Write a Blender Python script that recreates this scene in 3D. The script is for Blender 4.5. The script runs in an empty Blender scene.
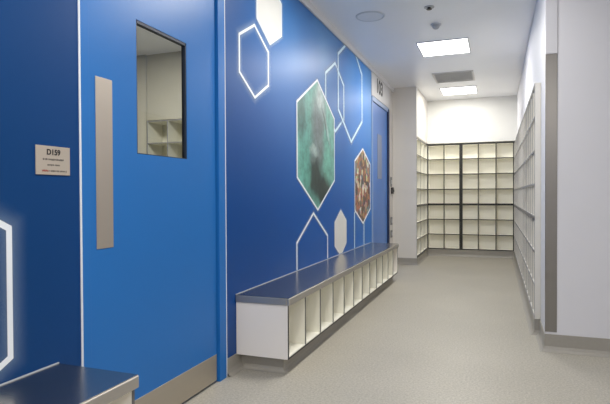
import bpy, bmesh, math, random
from mathutils import Vector, Matrix
random.seed(4)
scene = bpy.context.scene
COL = scene.collection

# ------------------------------------------------------------------ materials
def lin(c):
    return tuple(((x / 255) / 12.92 if x / 255 <= 0.04045 else ((x / 255 + 0.055) / 1.055) ** 2.4) for x in c) + (1,)

class NT:
    def __init__(s, name):
        s.m = bpy.data.materials.new(name); s.m.use_nodes = True
        s.t = s.m.node_tree; s.b = s.t.nodes['Principled BSDF']; s.out = s.t.nodes['Material Output']
    def n(s, typ, **kw):
        n = s.t.nodes.new(typ)
        for k, v in kw.items():
            if k in n.inputs: n.inputs[k].default_value = v
            else: setattr(n, k, v)
        return n
    def l(s, a, b): s.t.links.new(a, b)

def paint(name, rgb, rough=.5, metal=0., noise=0.04, scale=6., bump=0., bscale=200., coat=0., crough=.2, spec=.5):
    t = NT(name); b = t.b
    b.inputs['Roughness'].default_value = rough; b.inputs['Metallic'].default_value = metal
    b.inputs['Specular IOR Level'].default_value = spec
    b.inputs['Coat Weight'].default_value = coat; b.inputs['Coat Roughness'].default_value = crough
    tc = t.n('ShaderNodeTexCoord'); nz = t.n('ShaderNodeTexNoise', Scale=scale, Detail=4.)
    t.l(tc.outputs['Object'], nz.inputs['Vector'])
    c = lin(rgb); mx = t.n('ShaderNodeMix', data_type='RGBA')
    mx.inputs[6].default_value = tuple(x * (1 - noise) for x in c[:3]) + (1,)
    mx.inputs[7].default_value = tuple(min(1, x * (1 + noise)) for x in c[:3]) + (1,)
    t.l(nz.outputs['Fac'], mx.inputs[0]); t.l(mx.outputs[2], b.inputs['Base Color'])
    if bump:
        n2 = t.n('ShaderNodeTexNoise', Scale=bscale, Detail=2.)
        t.l(tc.outputs['Object'], n2.inputs['Vector'])
        bp = t.n('ShaderNodeBump', Strength=bump, Distance=.002)
        t.l(n2.outputs['Fac'], bp.inputs['Height']); t.l(bp.outputs['Normal'], b.inputs['Normal'])
    return t.m

def emis(name, rgb, strength):
    t = NT(name); b = t.b
    b.inputs['Base Color'].default_value = (.9, .9, .9, 1)
    b.inputs['Emission Color'].default_value = tuple(rgb) + (1,)
    b.inputs['Emission Strength'].default_value = strength
    return t.m

def brushed(name, rgb, rough=.28, axis=1, stretch=120.):
    t = NT(name); b = t.b
    b.inputs['Metallic'].default_value = 1.; b.inputs['Roughness'].default_value = rough
    tc = t.n('ShaderNodeTexCoord'); mp = t.n('ShaderNodeMapping'); sc = [stretch] * 3; sc[axis] = 2.
    mp.inputs['Scale'].default_value = sc
    nz = t.n('ShaderNodeTexNoise', Scale=3., Detail=3.)
    t.l(tc.outputs['Object'], mp.inputs['Vector']); t.l(mp.outputs[0], nz.inputs['Vector'])
    c = lin(rgb); mx = t.n('ShaderNodeMix', data_type='RGBA')
    mx.inputs[6].default_value = tuple(x * .88 for x in c[:3]) + (1,); mx.inputs[7].default_value = c
    t.l(nz.outputs['Fac'], mx.inputs[0]); t.l(mx.outputs[2], b.inputs['Base Color'])
    mr = t.n('ShaderNodeMapRange'); mr.inputs['To Min'].default_value = rough * .8; mr.inputs['To Max'].default_value = rough * 1.25
    t.l(nz.outputs['Fac'], mr.inputs['Value']); t.l(mr.outputs[0], b.inputs['Roughness'])
    return t.m

def floor_mat():
    t = NT('speckled_vinyl'); b = t.b
    b.inputs['Roughness'].default_value = .42; b.inputs['Specular IOR Level'].default_value = .35
    tc = t.n('ShaderNodeTexCoord')
    v = t.n('ShaderNodeTexNoise', Scale=80., Detail=5., Roughness=.75)
    big = t.n('ShaderNodeTexNoise', Scale=1.3, Detail=3.)
    fleck = t.n('ShaderNodeTexVoronoi', Scale=90.)
    for n in (v, big, fleck): t.l(tc.outputs['Object'], n.inputs['Vector'])
    r = t.n('ShaderNodeValToRGB'); e = r.color_ramp.elements
    e[0].position = .36; e[0].color = lin((158, 153, 141)); e[1].position = .64; e[1].color = lin((194, 189, 177))
    t.l(v.outputs['Fac'], r.inputs['Fac'])
    r2 = t.n('ShaderNodeValToRGB'); e = r2.color_ramp.elements
    e[0].position = .10; e[0].color = (.55, .55, .56, 1); e[1].position = .22; e[1].color = (1, 1, 1, 1)
    t.l(fleck.outputs['Distance'], r2.inputs['Fac'])
    m1 = t.n('ShaderNodeMix', data_type='RGBA', blend_type='MULTIPLY'); m1.inputs[0].default_value = .6
    t.l(r.outputs[0], m1.inputs[6]); t.l(r2.outputs[0], m1.inputs[7])
    m2 = t.n('ShaderNodeMix', data_type='RGBA', blend_type='MULTIPLY'); m2.inputs[0].default_value = 1.
    r3 = t.n('ShaderNodeValToRGB'); e = r3.color_ramp.elements
    e[0].position = .3; e[0].color = (.9, .9, .9, 1); e[1].position = .7; e[1].color = (1, 1, 1, 1)
    t.l(big.outputs['Fac'], r3.inputs['Fac']); t.l(m1.outputs[2], m2.inputs[6]); t.l(r3.outputs[0], m2.inputs[7])
    t.l(m2.outputs[2], b.inputs['Base Color'])
    return t.m

def mural_mat():
    # printed gradient plus painted-in light: navy by near door, brighter blue towards far door
    t = NT('blue_mural_print'); b = t.b
    b.inputs['Roughness'].default_value = .4; b.inputs['Specular IOR Level'].default_value = .24
    tc = t.n('ShaderNodeTexCoord'); sp = t.n('ShaderNodeSeparateXYZ'); t.l(tc.outputs['Object'], sp.inputs[0])
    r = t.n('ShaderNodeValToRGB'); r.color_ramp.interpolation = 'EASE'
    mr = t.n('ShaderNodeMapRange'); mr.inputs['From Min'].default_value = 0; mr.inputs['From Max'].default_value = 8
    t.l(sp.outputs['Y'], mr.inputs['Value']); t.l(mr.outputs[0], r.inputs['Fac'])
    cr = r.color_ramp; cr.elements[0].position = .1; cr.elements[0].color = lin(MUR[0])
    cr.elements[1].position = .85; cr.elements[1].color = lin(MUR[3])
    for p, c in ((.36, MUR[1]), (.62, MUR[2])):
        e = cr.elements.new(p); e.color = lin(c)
    # ceiling-light sheen painted in as a lighter cloudy band across the upper half
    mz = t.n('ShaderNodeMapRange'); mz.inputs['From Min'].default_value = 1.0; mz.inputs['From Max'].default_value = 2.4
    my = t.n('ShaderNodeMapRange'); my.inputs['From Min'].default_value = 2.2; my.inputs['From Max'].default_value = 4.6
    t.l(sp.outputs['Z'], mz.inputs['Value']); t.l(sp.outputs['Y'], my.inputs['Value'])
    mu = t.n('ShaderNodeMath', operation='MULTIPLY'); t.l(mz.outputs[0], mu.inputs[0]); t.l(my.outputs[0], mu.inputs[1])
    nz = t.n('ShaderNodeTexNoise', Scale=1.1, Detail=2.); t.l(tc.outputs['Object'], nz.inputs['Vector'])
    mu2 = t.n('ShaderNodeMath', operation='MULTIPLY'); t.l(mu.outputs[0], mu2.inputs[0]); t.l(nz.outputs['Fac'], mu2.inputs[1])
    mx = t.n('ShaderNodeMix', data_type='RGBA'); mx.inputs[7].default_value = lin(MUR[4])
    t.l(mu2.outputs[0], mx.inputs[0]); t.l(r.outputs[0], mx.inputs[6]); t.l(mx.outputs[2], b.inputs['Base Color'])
    return t.m

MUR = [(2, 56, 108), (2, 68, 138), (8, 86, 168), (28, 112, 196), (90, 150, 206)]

def glow_mat():
    t = NT('printed_soft_glow'); b = t.b
    b.inputs['Base Color'].default_value = lin((190, 215, 240)); b.inputs['Roughness'].default_value = .4
    at = t.n('ShaderNodeAttribute', attribute_name='fade')
    tr = t.n('ShaderNodeBsdfTransparent'); mx = t.n('ShaderNodeMixShader')
    pw = t.n('ShaderNodeMath', operation='POWER'); pw.inputs[1].default_value = 1.8
    t.l(at.outputs['Fac'], pw.inputs[0]); t.l(pw.outputs[0], mx.inputs[0])
    t.l(tr.outputs[0], mx.inputs[1]); t.l(b.outputs[0], mx.inputs[2]); t.l(mx.outputs[0], t.out.inputs['Surface'])
    return t.m

def glass_mat():
    t = NT('vision_glass')
    fr = t.n('ShaderNodeFresnel', IOR=1.5); tr = t.n('ShaderNodeBsdfTransparent'); gl = t.n('ShaderNodeBsdfGlossy', Roughness=.02)
    tr.inputs[0].default_value = (.86, .88, .86, 1)
    mx = t.n('ShaderNodeMixShader'); t.l(fr.outputs[0], mx.inputs[0]); t.l(tr.outputs[0], mx.inputs[1]); t.l(gl.outputs[0], mx.inputs[2])
    t.l(mx.outputs[0], t.out.inputs['Surface'])
    return t.m

def blob_nodes(t, vec, cy, cz, ry, rz, soft=.35, rot=0.):
    """soft ellipse mask in the (y, z) plane"""
    mp = t.n('ShaderNodeMapping'); mp.vector_type = 'TEXTURE'
    mp.inputs['Location'].default_value = (0, cy, cz); mp.inputs['Rotation'].default_value = (rot, 0, 0); mp.inputs['Scale'].default_value = (1e3, ry, rz)
    t.l(vec, mp.inputs['Vector'])
    ln = t.n('ShaderNodeVectorMath', operation='LENGTH'); t.l(mp.outputs[0], ln.inputs[0])
    mr = t.n('ShaderNodeMapRange'); mr.inputs['From Min'].default_value = 1 + soft; mr.inputs['From Max'].default_value = 1 - soft
    t.l(ln.outputs['Value'], mr.inputs['Value'])
    return mr.outputs[0]

def layered(name, base, blobs, warp=.12, wscale=7., mottle=.65, mscale=11., rough=.35):
    t = NT(name); b = t.b; b.inputs['Roughness'].default_value = rough
    tc = t.n('ShaderNodeTexCoord')
    nz = t.n('ShaderNodeTexNoise', Scale=wscale, Detail=2.); t.l(tc.outputs['Object'], nz.inputs['Vector'])
    sb = t.n('ShaderNodeVectorMath', operation='SUBTRACT'); sb.inputs[1].default_value = (.5, .5, .5); t.l(nz.outputs['Color'], sb.inputs[0])
    sc = t.n('ShaderNodeVectorMath', operation='SCALE'); sc.inputs['Scale'].default_value = warp; t.l(sb.outputs[0], sc.inputs[0])
    ad = t.n('ShaderNodeVectorMath', operation='ADD'); t.l(tc.outputs['Object'], ad.inputs[0]); t.l(sc.outputs[0], ad.inputs[1])
    cur = None
    for (cy, cz, ry, rz, rgb, k, rot) in blobs:
        m = blob_nodes(t, ad.outputs[0], cy, cz, ry, rz, rot=rot)
        kk = t.n('ShaderNodeMath', operation='MULTIPLY'); kk.inputs[1].default_value = k; t.l(m, kk.inputs[0])
        mx = t.n('ShaderNodeMix', data_type='RGBA'); mx.inputs[7].default_value = lin(rgb); t.l(kk.outputs[0], mx.inputs[0])
        if cur is None: mx.inputs[6].default_value = lin(base)
        else: t.l(cur, mx.inputs[6])
        cur = mx.outputs[2]
    n2 = t.n('ShaderNodeTexNoise', Scale=mscale, Detail=4., Roughness=.7); t.l(tc.outputs['Object'], n2.inputs['Vector'])
    r = t.n('ShaderNodeValToRGB'); e = r.color_ramp.elements
    e[0].position = .35; e[0].color = (.35, .4, .38, 1); e[1].position = .6; e[1].color = (1.1, 1.1, 1.1, 1); t.l(n2.outputs['Fac'], r.inputs['Fac'])
    mm = t.n('ShaderNodeMix', data_type='RGBA', blend_type='MULTIPLY'); mm.inputs[0].default_value = mottle
    t.l(cur, mm.inputs[6]); t.l(r.outputs[0], mm.inputs[7]); t.l(mm.outputs[2], b.inputs['Base Color'])
    return t.m

def mosaic_mat():
    t = NT('mosaic_photo_print'); b = t.b; b.inputs['Roughness'].default_value = .35
    tc = t.n('ShaderNodeTexCoord'); v = t.n('ShaderNodeTexVoronoi', Scale=14.); t.l(tc.outputs['Object'], v.inputs['Vector'])
    sp = t.n('ShaderNodeSeparateColor'); t.l(v.outputs['Color'], sp.inputs[0])
    r = t.n('ShaderNodeValToRGB'); cr = r.color_ramp; cr.interpolation = 'CONSTANT'
    cols = [(96, 70, 60), (150, 92, 66), (60, 62, 70), (196, 176, 150), (120, 60, 48), (176, 128, 92), (92, 110, 120), (210, 205, 196), (84, 56, 44), (160, 104, 80)]
    cr.elements[0].position = 0; cr.elements[0].color = lin(cols[0]); cr.elements[1].position = .1; cr.elements[1].color = lin(cols[1])
    for i, c in enumerate(cols[2:]):
        e = cr.elements.new(.1 * (i + 2)); e.color = lin(c)
    t.l(sp.outputs[0], r.inputs['Fac'])
    v2 = t.n('ShaderNodeTexVoronoi', Scale=36.); t.l(tc.outputs['Object'], v2.inputs['Vector'])
    mm = t.n('ShaderNodeMix', data_type='RGBA', blend_type='OVERLAY'); mm.inputs[0].default_value = .45
    t.l(r.outputs[0], mm.inputs[6]); t.l(v2.outputs['Color'], mm.inputs[7]); t.l(mm.outputs[2], b.inputs['Base Color'])
    return t.m

WALLW = paint('white_wall_paint', (222, 222, 228), .55, noise=.02, scale=3., bump=.15)
WALLG = paint('grey_white_wall_paint', (222, 218, 212), .5, noise=.02, scale=3., bump=.15)
WALLF = paint('bright_white_wall_paint', (232, 232, 228), .5, noise=.02)
CEIL = paint('ceiling_paint', (243, 244, 247), .34, noise=.02, scale=2.)
MURAL = mural_mat()
DOORB = paint('blue_door_paint', (34, 110, 186), .36, spec=.32, noise=.03, scale=2.5, bump=.1, bscale=300.)
FRAMEB = paint('blue_frame_paint', (28, 92, 178), .35, noise=.03)
DARKGAP = paint('dark_gap', (20, 26, 40), .8)
WHITEL = paint('white_edge_line', (225, 230, 238), .5)
STEELTOP = brushed('polished_steel_top', (186, 180, 172), .24, axis=0)
STEELLIP = brushed('steel_lip', (206, 202, 196), .45, axis=0)
STEEL = brushed('brushed_steel_vertical', (208, 198, 186), .5, axis=2)
STEELK = brushed('brushed_steel_kick', (206, 198, 184), .48, axis=1)
GUARD = brushed('corner_guard_steel', (146, 143, 140), .34, axis=2)
VINYL = floor_mat()
COVE = paint('coved_vinyl_skirting', (158, 154, 146), .45, noise=.06, scale=60.)
MELA = paint('white_melamine', (240, 235, 230), .4, noise=.01)
MELW = paint('cream_white_melamine', (244, 242, 230), .45, noise=.015)
CREAM = paint('cream_melamine', (252, 250, 240), .5, noise=.02)
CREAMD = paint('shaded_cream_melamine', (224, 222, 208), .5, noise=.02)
EDGED = paint('black_edge_banding', (38, 38, 36), .45)
EDGEM = paint('grey_edge_banding', (104, 104, 104), .45)
EDGEL = paint('pale_grey_edge_banding', (138, 138, 142), .45)
GLASS = glass_mat()
GLOW = glow_mat()
DECAL = paint('white_decal_vinyl', (232, 238, 246), .4, noise=.01)
DECALF = paint('ivory_decal_vinyl', (222, 222, 218), .4, noise=.03)
PALEBL = paint('pale_blue_decal_vinyl', (200, 228, 242), .4, noise=.01)
INK = paint('black_ink', (28, 28, 30), .5)
INKG = paint('grey_ink', (92, 88, 84), .5)
PLATE = paint('brushed_sign_plate', (186, 176, 164), .4, metal=.3, noise=.04)
PLAS = paint('white_plastic', (200, 202, 206), .4)
PLASG = paint('grey_plastic', (120, 122, 126), .4)
PLASD = paint('dark_plastic', (48, 46, 46), .4)
VENT = paint('vent_grille_grey', (222, 220, 216), .5)
VENTB = paint('vent_back_grey', (215, 213, 210), .6)
ROOMW = paint('back_room_paint', (190, 186, 170), .6)
PANEL = emis('light_diffuser', (1, .985, .96), 7)

# ------------------------------------------------------------------ builders
def box(bm, x0, x1, y0, y1, z0, z1):
    M = Matrix.Translation(((x0 + x1) / 2, (y0 + y1) / 2, (z0 + z1) / 2)) @ Matrix.Diagonal((x1 - x0, y1 - y0, z1 - z0, 1))
    return bmesh.ops.create_cube(bm, size=1, matrix=M)['verts']

def cyl(bm, c, r, h, axis='Z', seg=32, r2=None):
    R = {'Z': Matrix.Identity(4), 'X': Matrix.Rotation(math.pi / 2, 4, 'Y'), 'Y': Matrix.Rotation(math.pi / 2, 4, 'X')}[axis]
    bmesh.ops.create_cone(bm, cap_ends=True, segments=seg, radius1=r, radius2=r if r2 is None else r2, depth=h, matrix=Matrix.Translation(c) @ R)

def obj(name, bm, mat, parent=None, bevel=0., smooth=False, loc=None):
    me = bpy.data.meshes.new(name); bm.to_mesh(me); bm.free(); me.materials.append(mat)
    if smooth:
        for p in me.polygons: p.use_smooth = True
    o = bpy.data.objects.new(name, me); COL.objects.link(o)
    if parent: o.parent = parent
    if loc: o.location = loc
    if bevel:
        m = o.modifiers.new('bevel', 'BEVEL'); m.width = bevel; m.segments = 3; m.limit_method = 'ANGLE'
    return o

def bx(name, dims, mat, parent=None, bevel=0.):
    bm = bmesh.new(); box(bm, *dims); return obj(name, bm, mat, parent, bevel)

def boxes(name, lst, mat, parent=None, bevel=0.):
    bm = bmesh.new()
    for d in lst: box(bm, *d)
    return obj(name, bm, mat, parent, bevel)

def thing(name, label, cat, loc=(0, 0, 0), rz=0., group=None, kind=None):
    o = bpy.data.objects.new(name, None); COL.objects.link(o); o.location = loc; o.rotation_euler = (0, 0, rz)
    o.empty_display_size = .1
    tag(o, label, cat, group, kind); return o

def tag(o, label=None, cat=None, group=None, kind=None):
    if label: o['label'] = label
    if cat: o['category'] = cat
    if group: o['group'] = group
    if kind: o['kind'] = kind
    return o

def struct(name, lst, mat, label=None, cat=None, bevel=0.):
    return tag(boxes(name, lst, mat, bevel=bevel), label, cat, kind='structure')

def dup(root, loc, label):
    r = root.copy(); COL.objects.link(r); r.location = loc; r['label'] = label
    for ch in list(root.children):
        c = ch.copy(); COL.objects.link(c); c.parent = r
        for g in list(ch.children):
            d = g.copy(); COL.objects.link(d); d.parent = c
    return r

def text_bm(s, size, thick=.0006):
    cu = bpy.data.curves.new('txt', 'FONT'); cu.body = s; cu.size = size; cu.extrude = thick; cu.align_x = 'CENTER'; cu.align_y = 'CENTER'
    cu.offset = size * .034
    o = bpy.data.objects.new('txt', cu); COL.objects.link(o)
    dg = bpy.context.evaluated_depsgraph_get(); dg.update()
    me = bpy.data.meshes.new_from_object(o.evaluated_get(dg))
    bm = bmesh.new(); bm.from_mesh(me)
    bpy.data.objects.remove(o); bpy.data.curves.remove(cu); bpy.data.meshes.remove(me)
    return bm

# ------------------------------------------------------------------ measured layout (metres)
XW = -1.536            # left wall face
ZC = 2.772             # ceiling
XR, XC = .28, .322     # front of right lockers, right corner wall face
YR0 = 3.96             # near face of the right wall block
YB = 9.46              # front of the back lockers
XL, YF = -1.166, 8.11  # front of left lockers, face of the left return wall
YN, XE = -3.2, 3.0     # room behind / right of the camera
Y1a, Y1b, D1b = 1.592, 1.645, 2.645   # door 1: frame, leaf start, leaf end
Y1c = 2.742
Y2a, Y2b, Y2c, Y2d = 6.66, 6.70, 7.70, 7.80
ZD = 2.40
LB, LT = .122, 1.986   # locker bottom, top
RH = (LT - LB) / 7

# ------------------------------------------------------------------ shell
struct('floor', [(XW - 2.9, XE + .1, YN - .1, YB + .6, -.1, 0)], VINYL, 'grey beige speckled vinyl floor of the corridor', 'floor')
struct('ceiling', [(XW - 2.9, XE + .1, YN - .1, YB + .6, ZC, ZC + .1)], CEIL, 'pale painted corridor ceiling', 'ceiling')
T = .12
struct('wall_left', [
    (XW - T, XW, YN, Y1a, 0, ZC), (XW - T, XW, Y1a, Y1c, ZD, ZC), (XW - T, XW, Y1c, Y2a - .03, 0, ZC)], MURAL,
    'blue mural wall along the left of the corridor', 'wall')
struct('wall_left_end', [(XW - T, XW, Y2a - .03, Y2d, ZD, ZC), (XW - T, XW, Y2d, YF, 0, ZC), (XW - T, XL, YF, YF + .012, 0, ZC),
    (XW - T, XL - .36, YF + .012, YB + .5, 0, ZC), (XL - .36, XL, YF + .012, YB + .4, LT + .02, ZC)], WALLG,
    'grey white wall beyond the far blue door, returning to the left lockers', 'wall')
struct('wall_back', [(XL, XR + .1, YB + .005, YB + .4, LT + .02, ZC), (XL - .36, XR + .5, YB + .42, YB + .5, 0, LT + .02)], WALLF,
    'bright white end wall above the back lockers', 'wall')
struct('wall_right', [(XC, XE, YR0, YR0 + .12, 0, ZC), (XC, XC + .12, YR0 + .12, 4.385, 0, ZC), (XC, XC + .12, 4.385, YB + .005, LB + (LT - LB) * .988 + .004, ZC),
    (XC + .36, XC + .44, 4.385, YB + .42, 0, LT + .02)], WALLW,
    'plain white wall facing the camera on the right of the corridor', 'wall')
struct('wall_right_near', [(XE, XE + .1, YN, YR0, 0, ZC)], WALLW)
struct('wall_near', [(XW - .12, XE + .1, YN - .1, YN, 0, ZC)], WALLW)
# cornice strip between mural and ceiling
struct('trim_1', [(XW, XW + .022, YN, YF, ZC - .062, ZC)], paint('cornice_white', (222, 222, 224), .4), 'white cornice strip where the blue wall meets the ceiling', 'trim', bevel=.004)

# coved skirting: profile extruded along a line
def cove(name, pts, h=.105, out=.012, label=None):
    """pts: polyline of (x, y) along the wall face; the skirting stands to the LEFT of the walking direction"""
    bm = bmesh.new(); prof = [(0, h), (out * .6, h), (out * .6, .035), (out * 1.2, .015), (out * 2.4, .002), (out * 3.2, .0005)]
    rows = []
    n = len(pts)
    for i, p in enumerate(pts):
        p = Vector(p)
        d0 = (p - Vector(pts[i - 1])).normalized() if i else None
        d1 = (Vector(pts[i + 1]) - p).normalized() if i < n - 1 else None
        a = d0 or d1; b = d1 or d0
        na, nb = Vector((-a.y, a.x)), Vector((-b.y, b.x)); m = (na + nb).normalized(); k = 1 / max(.3, m.dot(na))
        rows.append([bm.verts.new((p.x + m.x * o * k, p.y + m.y * o * k, z)) for o, z in prof])
    for r0, r1 in zip(rows, rows[1:]):
        for j in range(len(prof) - 1): bm.faces.new((r0[j], r1[j], r1[j + 1], r0[j + 1]))
    bmesh.ops.recalc_face_normals(bm, faces=bm.faces)
    return tag(obj(name, bm, COVE), label, 'baseboard', kind='structure')
cove('baseboard_left', [(XW, Y2a - .03), (XW, Y1c + .004)], label='coved grey vinyl skirting under the blue wall between the doors')
cove('baseboard_left_near', [(XW, Y1a - .004), (XW, YN)])
cove('baseboard_left_end', [(XL - .002, YB - .05), (XL - .002, YF), (XW, YF), (XW, Y2d + .002)], label='coved grey skirting around the white return wall by the left lockers')
cove('baseboard_right', [(XE, YR0), (XC, YR0), (XC, 4.40), (XR + .004, 4.40), (XR + .004, YB)], h=.12, label='coved grey skirting turning the corner of the white wall on the right')
cove('baseboard_back', [(XR, YB + .004), (XL, YB + .004)], h=.118, label='coved grey plinth under the back lockers')

# ------------------------------------------------------------------ doors
d1 = thing('door_1', 'near blue door with a tall vision panel and a long steel push plate', 'door', (XW, Y1a, 0), kind='structure')
W = Y1c - Y1a; jl = Y1b - Y1a; jr = D1b + .008 - Y1a
boxes('door_frame', [(-.11, .003, .005, jl - .002, 0, ZD), (-.11, .010, jr + .004, W - .008, 0, ZD), (-.11, .003, jl - .002, jr + .004, ZD - .05, ZD)], DOORB, d1, .002)
boxes('edge_strip', [(0, .004, -.003, .005, 0, ZD + .006), (0, .011, W - .008, W - .001, 0, ZD + .006), (0, .004, .005, W - .008, ZD, ZD + .006)], WHITEL, d1)
# leaf with window hole
LW = D1b - Y1b; wy0, wy1, wz0, wz1 = 1.945 - Y1b, 2.352 - Y1b, 1.292, 1.905; o = jl
XF = -.006; XK = -.032
leaf = boxes('door_leaf', [(XK, XF, o, o + wy0, .012, ZD - .055), (XK, XF, o + wy1, o + LW, .012, ZD - .055),
                           (XK, XF, o + wy0, o + wy1, .012, wz0), (XK, XF, o + wy0, o + wy1, wz1, ZD - .055)], DOORB, d1)
boxes('door_gap', [(-.06, -.034, o - .004, o + wy0 - .06, 0, ZD - .05), (-.06, -.034, o + wy1 + .08, jr + .006, 0, ZD - .05),
                   (-.06, -.034, o + wy0 - .06, o + wy1 + .08, 0, wz0 - .05), (-.06, -.034, o + wy0 - .06, o + wy1 + .08, wz1 + .05, ZD - .05)], DARKGAP, d1)
g = .014
boxes('window_frame', [(-.032, XF - .002, o + wy0, o + wy0 + g * .5, wz0, wz1), (-.032, XF - .002, o + wy1 - g * .6, o + wy1, wz0, wz1),
                       (-.032, XF - .002, o + wy0, o + wy1, wz1 - g, wz1), (-.032, XF - .002, o + wy0, o + wy1, wz0, wz0 + g * .3)],
      paint('dark_glazing_bead', (34, 46, 66), .5), leaf)
bm = bmesh.new()
bm.faces.new([bm.verts.new(v) for v in ((-.02, o + wy0 + .004, wz0 + .003), (-.02, o + wy1 - .004, wz0 + .003), (-.02, o + wy1 - .004, wz1 - .008), (-.02, o + wy0 + .004, wz1 - .008))])
obj('window_pane', bm, GLASS, leaf)
tag(bx('push_plate', (XF, XF + .003, 1.684 - Y1a, 1.782 - Y1a, .88, 1.592), STEEL, leaf, .001), 'long brushed steel push plate')
tag(bx('kick_plate', (XF, XF + .0025, o + .004, o + LW - .004, .014, .168), STEELK, leaf, .001), 'brushed steel kick plate along the bottom')

d2 = thing('door_2', 'far blue door with a push plate at the end of the mural wall', 'door', (XW, Y2a, 0), kind='structure')
W2 = Y2d - Y2a
boxes('door_frame', [(-.11, .008, 0, .035, 0, ZD - .06), (-.11, .008, 0, W2, ZD - .06, ZD)], paint('pale_frame', (140, 165, 205), .4), d2, .002)
boxes('frame_jamb', [(-.11, .016, Y2c + .01 - Y2a, W2 - .03, 0, ZD - .02)], paint('dark_blue_jamb', (30, 44, 78), .5), d2)
leaf2 = bx('door_leaf', (-.045, -.008, .04, Y2c - Y2a, .01, ZD - .065), paint('bright_blue_door', (62, 118, 196), .36, noise=.04, scale=1.5), d2)
tag(bx('push_plate', (-.008, -.004, 7.02 - Y2a, 7.30 - Y2a, 1.32, 1.94), paint('pale_push_plate', (128, 140, 168), .45), leaf2), 'pale grey push plate')
bx('back_panel', (-.115, -.055, 0, W2, 0, ZD), DARKGAP, d2)

tp = thing('transom_panel', 'white panel over the far blue door carrying a black three digit number', 'sign', (XW, Y2a, ZD))
bx('panel_board', (0.001, .010, -.03, W2 + .02, .005, ZC - .062 - ZD), paint('transom_white', (214, 212, 212), .45), tp, .002)
bm = text_bm('103', .26)
bmesh.ops.scale(bm, vec=(1.1, 1, 1), verts=bm.verts)
tx = obj('number', bm, INK, tp); tx.location = (.0112, 7.10 - Y2a, .175)
tx.rotation_euler = (math.pi / 2, 0, math.pi / 2)

# room behind the near door, seen through its window
RX, RY = -4.065, 5.10
bm = bmesh.new()
for dms in [(RX - .1, RX, .2, RY + .1, 0, ZC), (RX, XW - T, RY + .36, RY + .45, 0, ZC), (RX, XW - T, .1, .2, 0, ZC), (RX, RX + .16, RY - .01, RY + .36, 0, ZC),
            (RX + .16, XW - T, RY + .02, RY + .36, LT + .01, ZC)]: box(bm, *dms)
tag(obj('wall_store_room', bm, ROOMW), 'plain wall of the dim room seen through the near door window', 'wall', kind='structure')

# ------------------------------------------------------------------ cubby cabinets
BT = .012
def cabinet(name, label, loc, rz, ncol, nrow, cw, depth, edge, inner, back, group, cat='locker', et=.010, sideclip=0.):
    t = thing(name, label, cat, loc, rz, group)
    w, h = ncol * cw, nrow * RH
    def board(nm, d, vert):
        b = bx(nm, d, inner, t)
        x0, x1, y0, y1, z0, z1 = d
        e = .002 if vert else .0025
        bx('edge_strip', (x0 - (.0002 if vert else 0), x1 + (.0002 if vert else 0), y0 - e, y0, z0, z1), edge, b)
    board('side_panel', (0.001, et + .001, 0, depth, 0.001, h - .001), True)
    board('side_panel', (w - et - .001, w - .001, 0, depth, 0.001, h - .001), True)
    board('top_panel', (et + .001, w - et - .001, 0, depth, h - et - .001, h - .001), False)
    board('bottom_panel', (et + .001, w - et - .001, 0, depth, .001, et + .001), False)
    bx('back_panel', (et + .001, w - et - .001, depth - .01, depth, et + .001, h - et - .001), back, t)
    for i in range(1, ncol):
        board('divider', (i * cw - et / 2, i * cw + et / 2, .001, depth - .01, et + .001, h - et - .001), True)
    for j in range(1, nrow):
        board('shelf', (et + .001, w - et - .001, 0, depth - .01, j * RH - et / 2, j * RH + et / 2), False)
    return t

ZS = LB + 3 * RH
cwb = (XR - XL) / 5
for nm, z, nr, word in (('l', LB, 3, 'lower'), ('u', ZS, 4, 'upper')):
    gb = 'black edged cubby lockers on the back wall'
    hw = {'lower': 'on the floor plinth', 'upper': 'under the white wall'}[word]
    cabinet('cubby_locker', f'{word} two-column black edged cubby block, back wall, {hw}', (XL, YB, z), 0, 2, nr, cwb, .19, EDGED, CREAM, CREAM, gb, et=.016)
    cabinet('cubby_locker', f'{word} three-column black edged cubby block, back wall, {hw}', (XL + 2 * cwb, YB, z), 0, 3, nr, cwb, .19, EDGED, CREAM, CREAM, gb, et=.016)
    yl0, yl1 = YF + .02, YB - .03
    cabinet('cubby_locker', f'{word} white cubby block between the white return wall and the back lockers', (XL - .001, yl0, z), math.pi / 2, 3, nr, (yl1 - yl0) / 3, .30,
            EDGEM, MELW, MELW, 'white cubby lockers on the alcove left side', et=.016)
    n = 8; cwr = (YB - .02 - 4.392) / 17
    names = ['nearest the white corner', 'second from the white corner', 'third from the white corner', 'fourth from the white corner', 'fourth from the back lockers',
             'third from the back lockers', 'second from the back lockers', 'right in the back corner']
    yy = 4.392
    for k in range(n):
        nc = 3 if k == n - 1 else 2
        yy += nc * cwr
        cb = cabinet('cubby_locker', f'{word} grey edged cubby block along the right side, {names[k]}', (XR, yy, LB + (z - LB) * .988), -math.pi / 2, nc, nr, cwr, .30,
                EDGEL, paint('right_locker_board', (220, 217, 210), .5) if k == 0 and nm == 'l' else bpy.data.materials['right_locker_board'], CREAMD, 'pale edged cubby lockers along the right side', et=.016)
        cb.scale.z = .988
# store-room lockers behind the glass
for z, nr, word in ((LB, 3, 'lower'), (ZS, 4, 'upper')):
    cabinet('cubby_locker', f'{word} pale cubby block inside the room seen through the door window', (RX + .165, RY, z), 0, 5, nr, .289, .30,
            EDGEL, CREAMD, CREAMD, 'cubby lockers in the room behind the near door')
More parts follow.
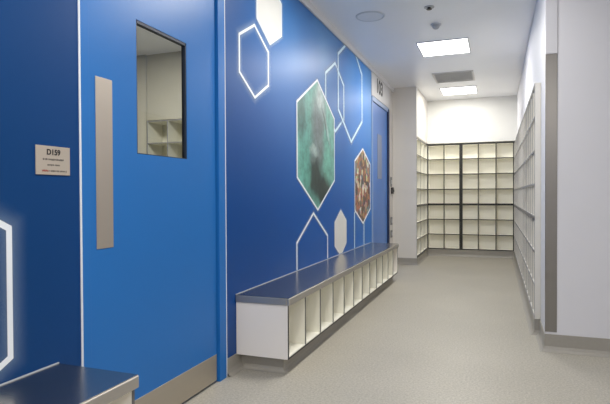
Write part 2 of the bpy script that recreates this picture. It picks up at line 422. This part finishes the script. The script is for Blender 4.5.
# thick black posts where back blocks meet
pst = boxes('cover_strip', [(XL + 2 * cwb - .028, XL + 2 * cwb + .028, YB - .006, YB - .0027, LB, LT)], EDGED)
tag(pst, 'thick black vertical strip covering the joint between back locker blocks', 'cover strip')
tag(bx('cover_strip', (XL + .001, XR - .001, YB - .0058, YB - .0027, ZS - .014, ZS + .014), EDGED), 'black horizontal strip between upper and lower back locker blocks', 'cover strip')
for zz, l in ((ZS, 0),):
    tag(bx('cover_strip', (XR - .006, XR - .0027, 4.392, YB - .03, ZS - .022, ZS + .002), EDGEM), 'grey horizontal strip along the middle of the right side lockers', 'cover strip')

# ------------------------------------------------------------------ steel topped shoe benches
BL, BD, BH, BB = 3.685, .355, .476, .10
def bench(label, loc):
    t = thing('cubby_bench', label, 'bench', loc, math.pi / 2, 'steel topped cubby benches along the blue wall')
    # local x along the wall (away from the camera), y into the wall (0 = front), z up
    bm = bmesh.new(); box(bm, -.008, BL + .008, -.008, BD - .001, BH - .003, BH)
    st = obj('seat_top', bm, STEELTOP, t, .002)
    lz = BH - .046
    lip = boxes('seat_lip', [(-.010, BL + .010, -.012, .006, lz, BH - .0028), (-.010, .006, .006, BD - .001, lz, BH - .0028), (BL - .006, BL + .010, .006, BD - .001, lz, BH - .0028)], STEELLIP, t, .005)
    bx('upstand', (-.008, BL + .008, BD - .006, BD - .001, BH, BH + .0035), paint('pale_sealant', (176, 182, 190), .5), t)
    e = .014; ht = lz + .004
    bx('end_panel', (0, e, .004, BD - .002, BB, ht), MELA, t)
    bx('end_panel', (BL - e, BL, .004, BD - .002, BB, ht), MELA, t)
    def ed(d, par):
        x0, x1, y0, y1, z0, z1 = d; bx('edge_strip', (x0, x1, .001, .004, z0, z1), EDGED, par)
    for c in list(t.children):
        pass
    bp = bx('bottom_panel', (e, BL - e, .004, BD - .002, BB, BB + e), MELW, t); ed((0, BL, 0, 0, BB, BB + .008), bp)
    hd = bx('top_rail', (e, BL - e, .004, BD - .002, ht - .012, ht), MELW, t)
    bx('back_panel', (e, BL - e, BD - .012, BD - .002, BB + e, ht - .012), MELW, t)
    n = 12; cw = BL / n
    for i in range(n + 1):
        x = i * cw
        if 0 < i < n:
            dv = bx('divider', (x - .006, x + .006, .0055, BD - .012, BB + e, ht - .012), MELW, t)
            bx('edge_strip', (x - .006, x + .006, .0015, .0055, BB + .008, ht), EDGEM, dv)
    bx('edge_strip', (0, .012, .0008, .004, BB + .008, ht), EDGED, t); bx('edge_strip', (BL - .012, BL, .0008, .004, BB + .008, ht), EDGEM, t)
    # recessed coved plinth
    pr = .055
    bm = bmesh.new()
    a = box(bm, pr, BL - pr, pr, BD - .004, .0, BB)
    obj('plinth', bm, COVE, t)
    bm = bmesh.new()
    prof = [(0, .03), (-.006, .012), (-.018, .003), (-.03, .0008)]
    rings = []
    for o_, z in prof:
        rings.append([bm.verts.new(v) for v in ((pr + o_, BD - .03, z), (pr + o_, pr + o_, z), (BL - pr - o_, pr + o_, z), (BL - pr - o_, BD - .03, z))])
    for r0, r1 in zip(rings, rings[1:]):
        for j in range(3): bm.faces.new((r0[j], r0[j + 1], r1[j + 1], r1[j]))
    bmesh.ops.recalc_face_normals(bm, faces=bm.faces)
    obj('plinth_cove', bm, COVE, t)
    return t
b1 = bench('long steel topped bench with white cubbies between the two blue doors', (-1.181, 2.876, 0))
b2 = dup(b1, (-1.181, 1.466 - BL, 0), 'steel topped bench with only its end showing, beside the near blue door')

# ------------------------------------------------------------------ hexagon graphics on the mural
def hexpts(cy, cz, w, s, h):
    return [(cy, cz + h), (cy + w, cz + s), (cy + w, cz - s), (cy, cz - h), (cy - w, cz - s), (cy - w, cz + s)]
def offset(pts, d):
    n = len(pts); out = []
    for i in range(n):
        p0, p, p1 = Vector(pts[i - 1]), Vector(pts[i]), Vector(pts[(i + 1) % n])
        a, b = (p - p0).normalized(), (p1 - p).normalized()
        na, nb = Vector((-a.y, a.x)), Vector((-b.y, b.x))   # clockwise list: left normal = outwards
        m = (na + nb).normalized(); out.append(p + m * d / m.dot(na))
    return out
ZTOP, ZBOT = ZC - .063, BH + .008
def clipz(bm):
    for z, n in ((ZTOP, 1), (ZBOT, -1)):
        bmesh.ops.bisect_plane(bm, geom=bm.verts[:] + bm.edges[:] + bm.faces[:], plane_co=(0, 0, z), plane_no=(0, 0, n), clear_outer=True)
def ring(bm, A, B, x):
    va = [bm.verts.new((x, *p)) for p in A]; vb = [bm.verts.new((x, *p)) for p in B]
    n = len(A)
    for i in range(n):
        bm.faces.new((va[i], va[(i + 1) % n], vb[(i + 1) % n], vb[i]))
    return va, vb
def clip_local(bm, cz, bottom):
    zs = ((ZTOP - cz, 1), ((ZBOT if bottom else .14) - cz, -1))
    for z, n in zs:
        bmesh.ops.bisect_plane(bm, geom=bm.verts[:] + bm.edges[:] + bm.faces[:], plane_co=(0, 0, z), plane_no=(0, 0, n), clear_outer=True)
def hexa(label, spec, layer, line=.02, glow=.05, gk=.5, fill=None, mat=DECAL, cutleft=None):
    cy, cz, w, s, h = spec
    P = hexpts(0, 0, w, s, h); x = .0008 + layer * .0006
    t = thing('hexagon_graphic', label, 'wall graphic', (XW, cy, cz), 0, 'hexagons on the blue mural wall')
    if fill:
        bm = bmesh.new(); vs = [bm.verts.new((x, *p)) for p in offset(P, -.001)]; bm.faces.new(vs)
        clip_local(bm, cz, True); bmesh.ops.recalc_face_normals(bm, faces=bm.faces); obj('picture' if fill not in (DECALF,) else 'fill', bm, fill, t)
    if line:
        bm = bmesh.new(); ring(bm, offset(P, line / 2), offset(P, -line / 2), x + .0003)
        clip_local(bm, cz, True); obj('outline', bm, mat, t)
    if glow:
        bm = bmesh.new(); ly = bm.loops.layers.float_color.new('fade')
        def strip(d0, d1, k0, k1):
            a, b = ring(bm, offset(P, d0), offset(P, d1), x - .0003)
            A, Bs = set(a), set(b)
            for f in {f for v in a for f in v.link_faces}:
                for l in f.loops:
                    k = k0 if l.vert in A else k1; l[ly] = (k, k, k, 1)
        l2 = line / 2
        for q in range(4):
            f0, f1 = q / 4, (q + 1) / 4
            strip(l2 + glow * f0, l2 + glow * f1, gk * (1 - f0), gk * (1 - f1))
            if not fill: strip(-l2 - glow * f0, -l2 - glow * f1, gk * (1 - f0), gk * (1 - f1))
        clip_local(bm, cz, True); obj('glow', bm, GLOW, t)
    return t
TEAL = layered('teal_photo_print', (112, 180, 168), [
    (-.18, .10, .22, .35, (62, 130, 122), .6, 0), (.05, .30, .18, .20, (110, 124, 126), .75, 0), (.10, .42, .10, .16, (150, 176, 178), .8, .4),
    (.02, .05, .17, .26, (92, 106, 110), .8, 0), (.02, .02, .11, .2, (120, 134, 138), .6, 0), (.32, .0, .10, .30, (96, 176, 160), .7, 0), (-.35, -.05, .12, .28, (86, 160, 150), .6, 0),
    (-.07, -.30, .17, .20, (30, 46, 50), .95, 0), (.18, -.40, .20, .15, (24, 38, 44), .95, .3), (.28, -.16, .10, .16, (116, 188, 172), .8, 0), (-.30, -.26, .12, .14, (96, 166, 152), .7, 0), (.06, .46, .07, .10, (190, 206, 204), .8, .3), (-.10, -.07, .09, .05, (184, 206, 204), .9, 0),
    (-.12, -.14, .07, .05, (96, 116, 116), .8, 0), (.30, .16, .025, .22, (160, 186, 186), .7, .5), (.22, .22, .02, .18, (50, 66, 70), .7, .5),
    (-.42, .24, .10, .22, (40, 74, 76), .7, 0)])
MOSAIC = mosaic_mat()
hexa('white outlined hexagon cut off by the frame edge, above the near steel bench', (.873, .775, .40, .2175, .43), 1, line=.022, glow=.07, gk=.4)
hexa('small glowing white outlined hexagon beside the near door frame', (3.16, 2.005, .222, .119, .244), 2, line=.017, glow=.05, gk=.55)
hexa('solid ivory hexagon near the ceiling', (3.415, 2.43, .215, .12, .24), 1, line=.012, glow=.035, gk=.7, fill=DECALF)
hexa('large hexagon filled with a teal photograph of blurred grey shapes', (4.46, 1.555, .518, .31, .592), 3, line=.020, glow=.03, gk=.5, fill=TEAL)
hexa('thin pale outlined hexagon overlapping the upper side of the teal picture hexagon', (5.02, 2.09, .312, .178, .345), 1, line=.026, glow=.05, gk=.5, mat=PALEBL)
hexa('tall pale blue outlined hexagon cut by the cornice beside the far door', (5.625, 2.27, .50, .285, .575), 2, line=.030, glow=.05, gk=.5, mat=PALEBL)
hexa('hexagon filled with a brown and red mosaic photograph', (6.16, 1.205, .385, .285, .455), 3, line=.022, glow=.03, gk=.5, fill=MOSAIC)
hexa('white outlined hexagon rising from behind the long bench below the teal picture', (4.34, .47, .41, .235, .466), 1, line=.022, glow=.03, gk=.5)
hexa('solid ivory hexagon low on the wall just above the long bench', (5.20, .70, .215, .12, .24), 1, line=.01, glow=.03, gk=.6, fill=DECALF)
hexa('thin outlined hexagon rising from the bench beneath the brown mosaic hexagon', (5.985, .55, .225, .335, .46), 1, line=.028, glow=.04, gk=.4, mat=PALEBL)

# ------------------------------------------------------------------ room sign
sg = thing('room_sign', 'small metal room sign reading D159 on the dark blue wall by the near door', 'sign', (XW, 1.46, 1.23))
bx('sign_plate', (.0005, .004, -.078, .078, -.052, .053), PLATE, sg, .001)
def put(s, size, y, z, mat, nm):
    o_ = obj(nm, text_bm(s, size, .0003), mat, sg); o_.location = (.0046, y, z); o_.rotation_euler = (math.pi / 2, 0, math.pi / 2); return o_
put('D159', .028, 0, .03, INK, 'room_number')
def dashes(nm, y0, y1, z, h, mat, seed):
    r = random.Random(seed); bm = bmesh.new(); y = y0
    while y < y1:
        w_ = r.uniform(.002, .005); box(bm, .0041, .0045, y, min(y + w_, y1), z - h * r.uniform(.3, .5), z + h * r.uniform(.3, .5)); y += w_ + r.uniform(.0008, .0016) + (.003 if r.random() < .18 else 0)
    obj(nm, bm, mat, sg)
dashes('text_line', -.048, .048, .004, .008, INKG, 1)
dashes('text_line', -.028, .028, -.016, .006, INKG, 2)
dashes('text_line', -.052, -.024, -.038, .008, paint('red_ink', (150, 70, 60), .5), 3)
dashes('text_line', -.020, .060, -.038, .007, INKG, 4)

# ------------------------------------------------------------------ steel corner guards
def guard(name, z0, z1, mat, label, w=.072, th=.003):
    bm = bmesh.new(); box(bm, XC - th, XC + w, YR0 - th, YR0, z0, z1); box(bm, XC - th, XC, YR0, YR0 + w * .3, z0, z1)
    return tag(obj(name, bm, mat, bevel=.0015), label, 'corner guard')
guard('corner_guard', .135, 2.07, GUARD, 'tall brushed steel guard on the corner of the white wall')
guard('corner_strip', 2.072, ZC - .001, paint('white_corner_strip', (208, 208, 214), .3), 'white strip continuing the wall corner above the steel guard', th=.004)

# ------------------------------------------------------------------ wall fittings beyond the far door
def fitting(name, y, z, hy, hz, mat, label, dark=None, cat='switch', x=.010):
    t = thing(name, label, cat, (XW, y, z))
    bx('cover_plate', (.0005, x, -hy, hy, -hz, hz), mat, t, .002)
    return t
s = fitting('wall_switch', 7.955, 1.295, .045, .075, PLASG, 'small grey switch plate topmost in the column of fittings by the far door')
bx('rocker', (.010, .014, -.02, .02, -.03, .03), PLAS, s)
s = fitting('door_release', 8.0, 1.16, .05, .05, PLASD, 'small dark door release unit beneath the grey switch plate', cat='button', x=.03)
bm = bmesh.new(); cyl(bm, (.036, 0, 0), .022, .012, 'X'); obj('push_button', bm, PLASD, s)
s = fitting('card_reader', 7.955, .69, .05, .06, PLASG, 'pale grey fitting low on the wall by the far door, upper of two', cat='socket', x=.014)
bx('rocker', (.014, .018, -.022, .022, -.03, .03), PLAS, s)
s = fitting('power_socket', 7.955, .49, .05, .055, PLASG, 'pale grey fitting just above the bench end by the far door, lower of two', cat='socket', x=.014)
bx('rocker', (.014, .018, -.022, .022, -.025, .025), PLAS, s)

# ------------------------------------------------------------------ ceiling fittings
def light(cx, cy, label, w=.525, l=.575):
    t = thing('ceiling_light', label, 'light', (cx, cy, ZC), 0, 'square ceiling light panels')
    f = .014; hw, hl = w / 2, l / 2
    boxes('frame', [(-hw - f, -hw, -hl - f, hl + f, -.008, -.0005), (hw, hw + f, -hl - f, hl + f, -.008, -.0005), (-hw, hw, -hl - f, -hl, -.008, -.0005), (-hw, hw, hl, hl + f, -.008, -.0005)], PLAS, t)
    bx('diffuser', (-hw, hw, -hl, hl, -.005, -.0005), PANEL, t)
    return t
light(-.56, 6.08, 'nearer of the two bright square ceiling panels in view')
light(-.57, 8.68, 'farther bright square ceiling panel, beyond the air vent')
light(-.56, 3.50, 'ceiling light panel above the mural, mirrored on the near door top')
light(-.56, .90, 'ceiling light panel overhead')
light(.9, -1.4, 'ceiling light panel behind the viewpoint')
v = thing('air_vent', 'grey rectangular air vent grille in the ceiling between the two light panels', 'vent', (-.57, 7.64, ZC))
hw, hl = .275, .32
boxes('frame', [(-hw, -hw + .025, -hl, hl, -.01, -.0005), (hw - .025, hw, -hl, hl, -.01, -.0005), (-hw + .025, hw - .025, -hl, -hl + .025, -.01, -.0005), (-hw + .025, hw - .025, hl - .025, hl, -.01, -.0005)], VENT, v)
bx('backing', (-hw + .02, hw - .02, -hl + .02, hl - .02, -.002, -.0005), VENTB, v)
bm = bmesh.new()
for k in range(14):
    y = -hl + .045 + k * (2 * hl - .09) / 13
    vs = box(bm, -hw + .025, hw - .025, -.017, .017, -.001, .001)
    bmesh.ops.transform(bm, matrix=Matrix.Translation((0, y, -.006)) @ Matrix.Rotation(.12, 4, 'X'), verts=vs)
obj('louvres', bm, VENT, v)

t = thing('ceiling_speaker', 'large round flush disc in the ceiling near the blue wall', 'speaker', (-1.11, 4.76, ZC))
bm = bmesh.new(); cyl(bm, (0, 0, -.004), .115, .007, seg=48); obj('grille', bm, paint('speaker_grille', (230, 232, 238), .5), t)
bm = bmesh.new(); N_ = 56
prof = [(.117, -.001), (.119, -.009), (.132, -.009), (.138, -.001)]
rg = [[bm.verts.new((r * math.cos(2 * math.pi * i / N_), r * math.sin(2 * math.pi * i / N_), z)) for r, z in prof] for i in range(N_)]
for i in range(N_):
    for j in range(3): bm.faces.new((rg[i][j], rg[(i + 1) % N_][j], rg[(i + 1) % N_][j + 1], rg[i][j + 1]))
bmesh.ops.recalc_face_normals(bm, faces=bm.faces); obj('rim', bm, paint('speaker_rim', (205, 208, 214), .4), t, smooth=True)

t = thing('smoke_detector', 'small domed grey detector hanging from the ceiling', 'detector', (-.56, 5.22, ZC))
bm = bmesh.new(); cyl(bm, (0, 0, -.006), .052, .011, seg=32); obj('base', bm, PLAS, t)
bm = bmesh.new(); cyl(bm, (0, 0, -.016), .036, .01, seg=28, r2=.042)
bmesh.ops.create_uvsphere(bm, u_segments=24, v_segments=12, radius=.036, matrix=Matrix.Translation((0, 0, -.022)) @ Matrix.Diagonal((1, 1, .8, 1)))
obj('dome', bm, paint('detector_grey', (172, 174, 178), .4), t, smooth=True)
t = thing('sprinkler_plate', 'small flat ceiling fitting closest to the top of the picture', 'sprinkler', (-.565, 4.72, ZC))
bm = bmesh.new(); cyl(bm, (0, 0, -.003), .045, .005, seg=28); obj('cover_plate', bm, paint('fitting_grey', (180, 182, 186), .4), t)
bm = bmesh.new(); cyl(bm, (0, 0, -.012), .014, .016, seg=16); cyl(bm, (0, 0, -.021), .024, .003, seg=16); obj('nozzle', bm, PLASD, t)

# ------------------------------------------------------------------ lamps
def area(x, y, z, sx, sy, power, col=(1, .965, .90)):
    L = bpy.data.lights.new('panel_lamp', 'AREA'); L.shape = 'RECTANGLE'; L.size = sx; L.size_y = sy; L.energy = power; L.color = col
    o_ = bpy.data.objects.new('panel_lamp', L); COL.objects.link(o_); o_.location = (x, y, z); return o_
POW = [(-.57, 8.68, 14), (-.56, 6.08, 26), (-.56, 3.5, 26), (-.56, .9, 30), (.9, -1.4, 55)]
for x, y, p in POW: area(x, y, ZC - .012, .5, .55, p)
area(-3.0, 3.7, ZC - .02, .6, .6, 46)

w = bpy.data.worlds.new('world'); scene.world = w; w.use_nodes = True
w.node_tree.nodes['Background'].inputs[0].default_value = (.6, .7, .85, 1); w.node_tree.nodes['Background'].inputs[1].default_value = .2

# ------------------------------------------------------------------ camera (fitted to the photograph)
f, yaw, pit, rol = 515.1, .3561, -.0138, -.0045
R0 = Vector((math.cos(yaw), math.sin(yaw), 0)); F0 = Vector((-math.sin(yaw), math.cos(yaw), 0)); Z = Vector((0, 0, 1))
F = F0 * math.cos(pit) + Z * math.sin(pit); U = Z * math.cos(pit) - F0 * math.sin(pit)
R = R0 * math.cos(rol) + U * math.sin(rol); U2 = U * math.cos(rol) - R0 * math.sin(rol)
cam = bpy.data.cameras.new('camera'); cam.sensor_width = 36; cam.sensor_fit = 'HORIZONTAL'; cam.lens = f / 610 * 36
cam.clip_start = .02
co = bpy.data.objects.new('camera', cam); COL.objects.link(co)
co.matrix_world = Matrix(((R.x, U2.x, -F.x, 0), (R.y, U2.y, -F.y, 0), (R.z, U2.z, -F.z, 1.1), (0, 0, 0, 1)))
scene.camera = co
scene.view_settings.view_transform = 'Standard'
scene.view_settings.look = 'None'
scene.view_settings.exposure = .12
scene.cycles.max_bounces = 10; scene.cycles.diffuse_bounces = 6; scene.cycles.transparent_max_bounces = 16
scene.cycles.use_denoising = True
scene.cycles.sample_clamp_indirect = 5
